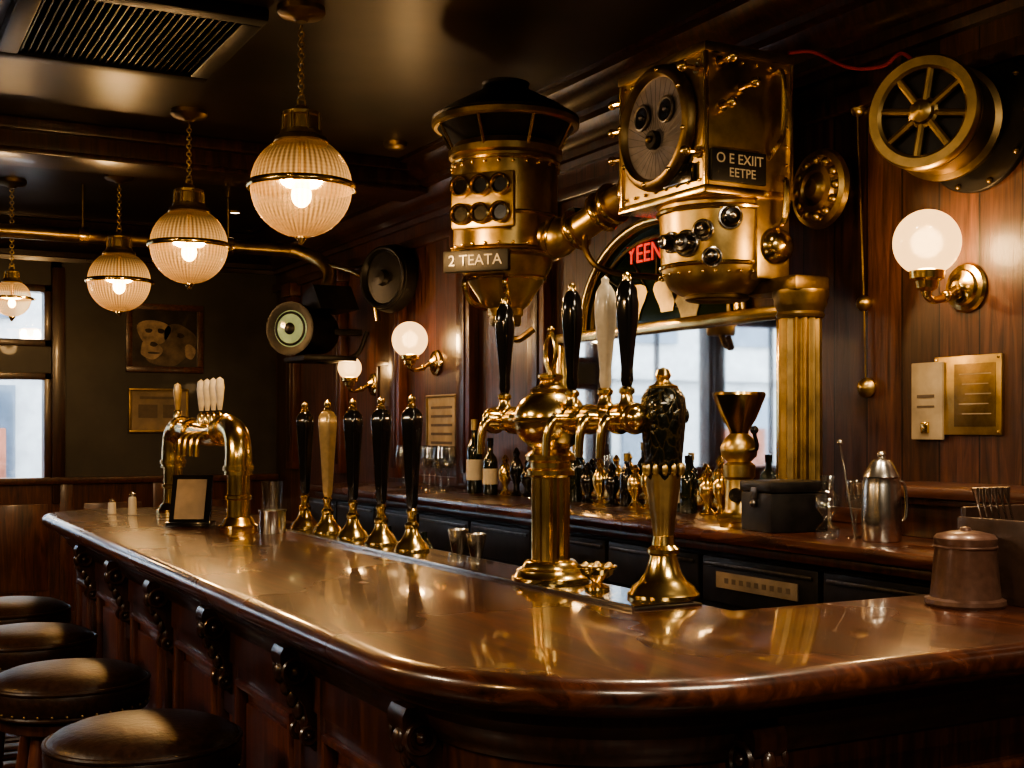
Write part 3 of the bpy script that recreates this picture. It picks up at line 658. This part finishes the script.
m.tube('cap_pipe',[(2.735,y0,2.10),(2.735,y0-.05,2.13),(2.74,y0-.05,2.24),(2.75,y0,2.27)],.012,'brass',8)
cx,cy=2.80,3.20
m.lathe('column_base',[(0,0),(.10,0),(.10,.03),(.095,.04),(.098,.055),(.086,.07),(.082,.09),(0,.09)],'colbrass',(cx,cy,ZB),segs=36)
m.lathe('column_shaft',[(0,0),(.072,0),(.070,.60),(0,.60)],'colbrass',(cx,cy,ZB+.085),segs=80,flute=(14,.012,.03))
m.lathe('column_capital',[(0,0),(.076,0),(.080,.01),(.074,.02),(.080,.035),(.086,.045),(.086,.06),(.092,.075),(.092,.09),(0,.09)],'colbrass',(cx,cy,1.80),segs=36)
m.b2('abacus',cx-.085,cx+.06,cy-.075,cy+.2,1.885,1.935,'dkbrass',.01)
pth=[(2.47,4.33,2.20),(2.52,4.24,2.20),(2.57,4.12,2.25),(2.60,4.0,2.30),(2.60,3.74,2.32)]
m.tube('connecting_pipe',pth,.058,'oldbrass',24)
P=catmull(pth,6)
for i in (3,8,14,17,21):
    d=(P[i+1]-P[i-1]).normalized(); m.lathe('pipe_flange',[(0,-.012),(.078,-.012),(.082,-.006),(.082,.008),(.078,.014),(0,.014)],'brass',P[i],d,32)
m.sph('elbow_joint',(2.50,4.27,2.19),.078,'oldbrass',24)
m.tube('pipe_branch',[(2.55,4.15,2.2),(2.52,4.1,2.12),(2.55,4.05,2.05),(2.7,4.05,2.03),(2.94,4.05,2.03)],.012,'dkbrass',8)
ro=G('brass_rosette',(2.995,3.235,2.245)); ax=Vector((-1,-.0,.0)).normalized()
ro.cyl('stem',(0,0,0),.04,.08,'dkbrass',(-1,0,0))
ro.lathe('disc',[(0,0),(.125,0),(.135,.012),(.13,.03),(.112,.038),(.10,.03),(.088,.03),(.08,.045),(.06,.05),(.052,.04),(.04,.045),(.03,.06),(0,.066)],'oldbrass',(-.06,-.0,0),ax,48)
for i in range(12):
    a=2*pi*i/12; q=axm((-.06,0,0),ax)@Vector((.094*math.cos(a),.094*math.sin(a),.036)); ro.sph('petal',q,.016,'oldbrass',10)
wh=G('brass_pulley_wheel',(2.998,2.675,2.345)); ax=Vector((-1,-.38,.02)).normalized(); OO=Vector((-.08,.01,0)); Q=lambda x,y,z:axm((0,0,0),ax)@Vector((x,y,z))
wh.cyl('drum_flange',(0,-.04,0),.205,.02,'blackm',(-1,0,0),48)
wh.cyl('drum_boss',(0,0,0),.12,.1,'dkbrass',(-1,0,0),40)
wh.lathe('drum',[(0,.0),(.17,.0),(.172,.02),(.155,.03),(.155,.13),(.165,.135),(.165,.15),(0,.15)],'dkbrass',OO,ax,48)
wh.lathe('drum_face',[(0,.149),(.13,.149),(.13,.152),(0,.152)],'blackm',OO,ax,48)
wh.lathe('rim',[(.125,.15),(.160,.15),(.166,.158),(.166,.18),(.160,.188),(.134,.188),(.125,.18),(.125,.15)],'colbrass',OO,ax,56)
wh.lathe('hub',[(0,.15),(.045,.15),(.045,.175),(.036,.18),(.032,.195),(.014,.205),(0,.207)],'oldbrass',OO,ax,28)
for i in range(8):
    a=2*pi*i/8+.2; p=[OO+Q(r*math.cos(a),r*math.sin(a),.17) for r in (.03,.13)]; wh.tube('spoke',p,.012,'colbrass',8,1)
for i in range(10):
    a=2*pi*i/10; wh.sph('flange_bolt',(-.024,-.04+.19*math.cos(a),.19*math.sin(a)),.009,'dkbrass',8)
rc=G('red_cord'); rc.tube('cord',[(2.81,3.27,2.70),(2.90,3.25,2.71),(2.94,3.12,2.63),(2.95,2.98,2.60),(2.95,2.90,2.62),(2.94,2.82,2.56)],.006,'fabric_red',8)
pc=G('bell_pull_cord',(2.985,3.13,0)); pc.tube('cord',[(0,0,2.50),(0,-.02,2.1),(0,-.04,1.57)],.0035,'dkbrass',6,1)
for zz,yy,r in ((2.50,0,.024),(1.85,-.028,.026),(1.57,-.04,.032)):
    pc.lathe('knob',[(0,-.012),(r,-.010),(r*1.05,0),(r*.8,.012),(r*.4,.02),(0,.024)],'oldbrass',(0,yy,zz),(-1,-.2,0),20)
# ------------------------------------------------------------ left machine
fx=-math.radians(50)
lm=G('brass_boiler_machine',(2.42,4.57,0),fx)
lm.lathe('boiler',[(0,1.90),(.07,1.90),(.075,1.93),(.10,1.95),(.11,1.97),(.15,2.03),(.19,2.10),(.195,2.13),(.22,2.145),(.228,2.16),(.215,2.17),(.215,2.54),(.235,2.55),(.235,2.575),(0,2.575)],'oldbrass',segs=56)
lm.lathe('hood_neck',[(0,2.57),(.215,2.57),(.22,2.58),(.215,2.60),(.20,2.605),(0,2.605)],'dkbrass',segs=56)
lm.lathe('hood_funnel',[(0,2.60),(.20,2.60),(.285,2.675),(0,2.68)],'blackm',segs=56)
lm.lathe('hood_brim',[(0,2.672),(.295,2.672),(.305,2.68),(.305,2.70),(.295,2.706),(0,2.708)],'oldbrass',segs=56)
lm.lathe('hood_cone',[(0,2.70),(.30,2.704),(.305,2.712),(.24,2.755),(.14,2.81),(.10,2.83),(.095,2.85),(.10,2.86),(.08,2.868),(0,2.87)],'blackm',segs=56)
for zz,rr in ((2.145,.228),(2.30,.217),(2.52,.219),(2.05,.165)): lm.ring('band',(0,0,zz),rr,.009,'brass',ns=48)
for i in range(24):
    a=2*pi*i/24; lm.sph('rivet',(.222*math.cos(a),.222*math.sin(a),2.50),.007,'brass',6); lm.sph('rivet',(.222*math.cos(a),.222*math.sin(a),2.175),.007,'brass',6)
for i in range(8):
    a=2*pi*i/8; lm.tube('hood_strut',[(.225*math.cos(a),.225*math.sin(a),2.56),(.288*math.cos(a),.288*math.sin(a),2.68)],.007,'brass',6,1)
lm.box('ring_plate',(0,-.235,2.34),(.27,.03,.22),'oldbrass',.01)
lm.box('plate_mount',(0,-.2,2.34),(.2,.06,.17),'dkbrass',.005)
for i in range(3):
    for j in range(2):
        c=(-.085+.085*i,-.255,2.285+.11*j)
        lm.lathe('port',[(.030,0),(.042,0),(.044,.008),(.042,.025),(.036,.028),(.030,.02),(.030,.0)],'brass',c,(0,-1,0),28); lm.cyl('port_glass',c,.031,.010,'black',(0,-1,0),20)
lm.box('sign_board',(-.01,-.278,2.095),(.28,.03,.085),'signblack',.006)
for a in (-.1,.08): lm.tube('sign_bracket',[(a,-.20,2.115),(a,-.275,2.10)],.008,'dkbrass',8,1)
lm.text('sign_text','2 TEATA',(-.01,-.296,2.095),.060,'cream',(pi/2,0,0))
for a in (-.10,.06): lm.tube('drop_pipe',[(a,-.12,2.08),(a*1.1,-.17,2.02),(a,-.12,1.95),(a*.6,-.06,1.93)],.012,'brass',8)
lm.tube('wall_bracket',[(.2,.25,2.35),(.3,.42,2.35)],.03,'blackm',10,1)
lm.lathe('outlet',[(0,1.86),(.06,1.86),(.065,1.87),(.065,1.90),(0,1.91)],'dkbrass')
lm.tube('outlet_pipe',[(0,0,1.88),(.02,-.02,1.82),(.08,-.05,1.80),(.14,-.04,1.84)],.014,'dkbrass',8)
# ------------------------------------------------------------ projector lamp with green lens, pipe run, wheel
pj=G('green_signal_lamp',(2.60,7.62,2.06))
ax=Vector((-.75,-.66,0)).normalized()
pj.lathe('housing',[(0,-.22),(.10,-.22),(.14,-.18),(.15,.05),(.155,.06),(.165,.16),(.168,.20),(.150,.20),(0,.15)],'blackm',(0,0,0),ax,40)
pj.lathe('lens',[(.0,.205),(.06,.20),(.11,.19),(.150,.175),(.150,.15),(0,.15)],'green',(0,0,0),ax,40)
pj.ring('lens_ring',ax*.195,.10,.008,'blackm',ax,28); pj.sph('lens_centre',ax*.19,.045,'blackm',20,.5,ax)
pj.prism('hood',[(-.2,.0),(.2,.0),(.14,.12),(-.05,.16)],(.12,-.1,.12),(0,1,0),(0,0,1),(1,0,0),.25,'blackm')
pj.b2('bracket',.0,.37,-.03,.03,-.02,.02,'blackm',.005); pj.b2('base_tray',-.1,.25,-.25,.15,-.2,-.165,'blackm',.01)
pj.tube('yoke',[(0,.0,-.16),(.1,-.1,-.2),(.3,-.1,-.15),(.375,-.1,0)],.015,'blackm',8)
pp=G('brass_ceiling_pipe')
pp.tube('run',[(-3.98,7.98,2.616),(-1,7.98,2.616),(2.3,7.98,2.616),(2.62,7.96,2.61),(2.74,7.85,2.56),(2.78,7.7,2.47),(2.74,7.60,2.36),(2.66,7.62,2.2)],.043,'oldbrass',16)
for x in (-2,-.6,.6,1.3,2.2): pp.lathe('collar',[(0,-.03),(.055,-.03),(.058,0),(.055,.03),(0,.03)],'brass',(x,7.98,2.616),(1,0,0),24); pp.tube('hanger',[(x,7.98,2.65),(x,7.98,2.93)],.007,'dkbrass',6,1)
pp.tube('branch',[(2.78,7.7,2.5),(2.85,7.4,2.42),(2.88,7.2,2.3),(2.9,7.15,2.1)],.018,'brass',10)
dw=G('iron_wall_wheel',(2.90,6.9,2.33))
dw.lathe('drum',[(0,0),(.2,0),(.205,.02),(.19,.08),(.16,.1),(.15,.08),(.05,.09),(.04,.12),(0,.125)],'blackm',(0,0,0),(-1,-.4,0),40); dw.ring('rim',(-.09,-.04,0),.175,.012,'blackm',(-1,-.4,0),36)
dw.cyl('stem',(.095,0,0),.05,.1,'blackm',(-1,0,0))
# ------------------------------------------------------------ pictures and plaques
def framed(name,plane,a0,a1,z0,z1,pic,fr='dkbrass',w=.035,pos=0,t=.03):
    g=G(name)
    def bx(n,a,b,c,d,dep,mt,bev=.005):
        if plane=='far': g.b2(n,a,b,YF-dep,YF-.0005,c,d,mt,bev)
        else: g.b2(n,XW-dep,XW-.0005,a,b,c,d,mt,bev)
    bx('picture',a0+w*.5,a1-w*.5,z0+w*.5,z1-w*.5,t*.5,pic,0)
    bx('fr1',a0,a1,z0,z0+w,t,fr);bx('fr2',a0,a1,z1-w,z1,t,fr);bx('fr3',a0,a0+w,z0+w,z1-w,t,fr);bx('fr4',a1-w,a1,z0+w,z1-w,t,fr)
    return g
def blob(g,mat,cx,cz,rx,rz,dep,ph=0,wob=.12):
    pts=[(cx+rx*math.cos(t)*(1+wob*math.sin(3*t+ph)),cz+rz*math.sin(t)*(1+wob*math.cos(2*t+ph))) for t in [2*pi*i/28 for i in range(28)]]
    g.prism('print_shape',pts,(0,YF-dep,0),(1,0,0),(0,0,1),(0,1,0),.0008,mat)
p=framed('framed_portrait','far',1.85,2.42,1.86,2.37,'sepdark','woodh',.045)
blob(p,'sepmid',2.13,2.02,.17,.12,.0160,.8); blob(p,'seplite',2.05,2.16,.12,.10,.0165,.3); blob(p,'sepmid',2.24,2.10,.12,.13,.0165,1.2); blob(p,'seplite',2.03,2.03,.08,.07,.0175,2); 
blob(p,'sepdark',2.015,2.17,.026,.018,.0185,0); blob(p,'sepdark',2.105,2.17,.026,.020,.0185,1); blob(p,'sepdark',2.05,2.07,.028,.018,.0185,2); blob(p,'sepdark',2.25,2.14,.028,.018,.0185,2); blob(p,'seplite',2.32,2.02,.04,.06,.0185,1); blob(p,'sepdark',2.05,2.005,.045,.008,.0185,1)
p=framed('framed_notice','far',1.87,2.31,1.41,1.74,'dimpaper','dkbrass',.018)
p.b2('print_block',1.94,2.08,YF-.017,YF-.014,1.52,1.62,'print',0); p.b2('print_block',2.12,2.25,YF-.017,YF-.014,1.52,1.62,'print',0); p.b2('print_line',1.95,2.24,YF-.017,YF-.014,1.66,1.68,'print',0)
framed('framed_photograph','wall',7.10,7.36,1.55,1.86,'sepmid','wood',.03)
p=framed('wall_notice','wall',6.22,6.62,1.28,1.63,'paper','dkbrass',.014,t=.02)
for i in range(5): p.b2('print_line',XW-.012,XW-.010,6.28,6.56,1.35+.05*i,1.365+.05*i,'print',0)
pl=G('brass_plaque'); pl.b2('plate',XW-.012,XW-.0005,2.545,2.80,1.415,1.655,'oldbrass',.003)
pl.b2('inner',XW-.014,XW-.011,2.565,2.72,1.44,1.63,'dkbrass',.001)
for i in range(5): pl.b2('engraved_line',XW-.0155,XW-.0138,2.58+.01*(i%2),2.70-.012*(i%3),1.60-.03*i-.003,1.60-.03*i,'paper',0)
for a,b in ((2.555,1.425),(2.79,1.425),(2.555,1.645),(2.79,1.645)): pl.sph('screw',(XW-.012,a,b),.005,'brass',8)
ep=G('enamel_plaque'); ep.b2('plate',XW-.022,XW-.010,2.76,2.885,1.40,1.64,'paper',.003)
ep.b2('switch',XW-.03,XW-.021,2.81,2.84,1.42,1.455,'brass',.003); ep.b2('line',XW-.0235,XW-.0215,2.79,2.86,1.53,1.54,'print',0); ep.b2('line',XW-.0235,XW-.0215,2.79,2.86,1.50,1.506,'print',0)
# ------------------------------------------------------------ stools
def stool(x,y):
    g=G('bar_stool',(x,y,0))
    g.lathe('cushion',[(0,.705),(.165,.705),(.188,.712),(.200,.735),(.202,.765),(.196,.785),(.18,.800),(.15,.812),(.10,.820),(.05,.823),(0,.824)],'leather',segs=48,ang=70)
    g.ring('piping',(0,0,.782),.198,.006,'leather',ns=48); g.ring('piping',(0,0,.718),.194,.006,'leather',ns=48)
    for i in range(36):
        a=2*pi*i/36; g.sph('stud',(.200*math.cos(a),.200*math.sin(a),.728),.0035,'dkbrass',6)
    g.cyl('seat_board',(0,0,.675),.175,.03,'wood')
    L=[]
    for i in range(4):
        a=pi/4+pi/2*i; A=(.12*math.cos(a),.12*math.sin(a),.68); B=(.215*math.cos(a),.215*math.sin(a),0)
        g.tube('leg',[A,tuple((A[k]*.5+B[k]*.5) for k in range(3)),B],lambda q:.017+.008*math.sin(pi*q),'woodr',12)
        L.append(a)
    for z,r in ((.25,.185),(.45,.158)):
        for i in range(4):
            a=L[i];b=L[(i+1)%4]; g.tube('stretcher',[(r*math.cos(a),r*math.sin(a),z),(r*math.cos(b),r*math.sin(b),z)],.010,'wood',8,1)
for x,y in ((.56,2.68),(.52,3.40),(.51,4.12),(.54,4.82)): stool(x,y)
# ------------------------------------------------------------ world, camera
w=bpy.data.worlds.new('World'); S.world=w; w.use_nodes=True
bg=w.node_tree.nodes['Background']; bg.inputs[0].default_value=(.76,.86,.98,1); bg.inputs[1].default_value=14
cam=bpy.data.cameras.new('Camera'); co=bpy.data.objects.new('Camera',cam); COL.objects.link(co)
co.location=(0,0,1.43); co.rotation_euler=(pi/2,0,-math.radians(28.2)); cam.lens=43.95; cam.sensor_width=36; cam.shift_y=46/1024
cam.clip_start=.05; S.camera=co
try:
    S.view_settings.view_transform='AgX'; S.view_settings.look='AgX - Medium High Contrast'
except Exception as e: print(e)
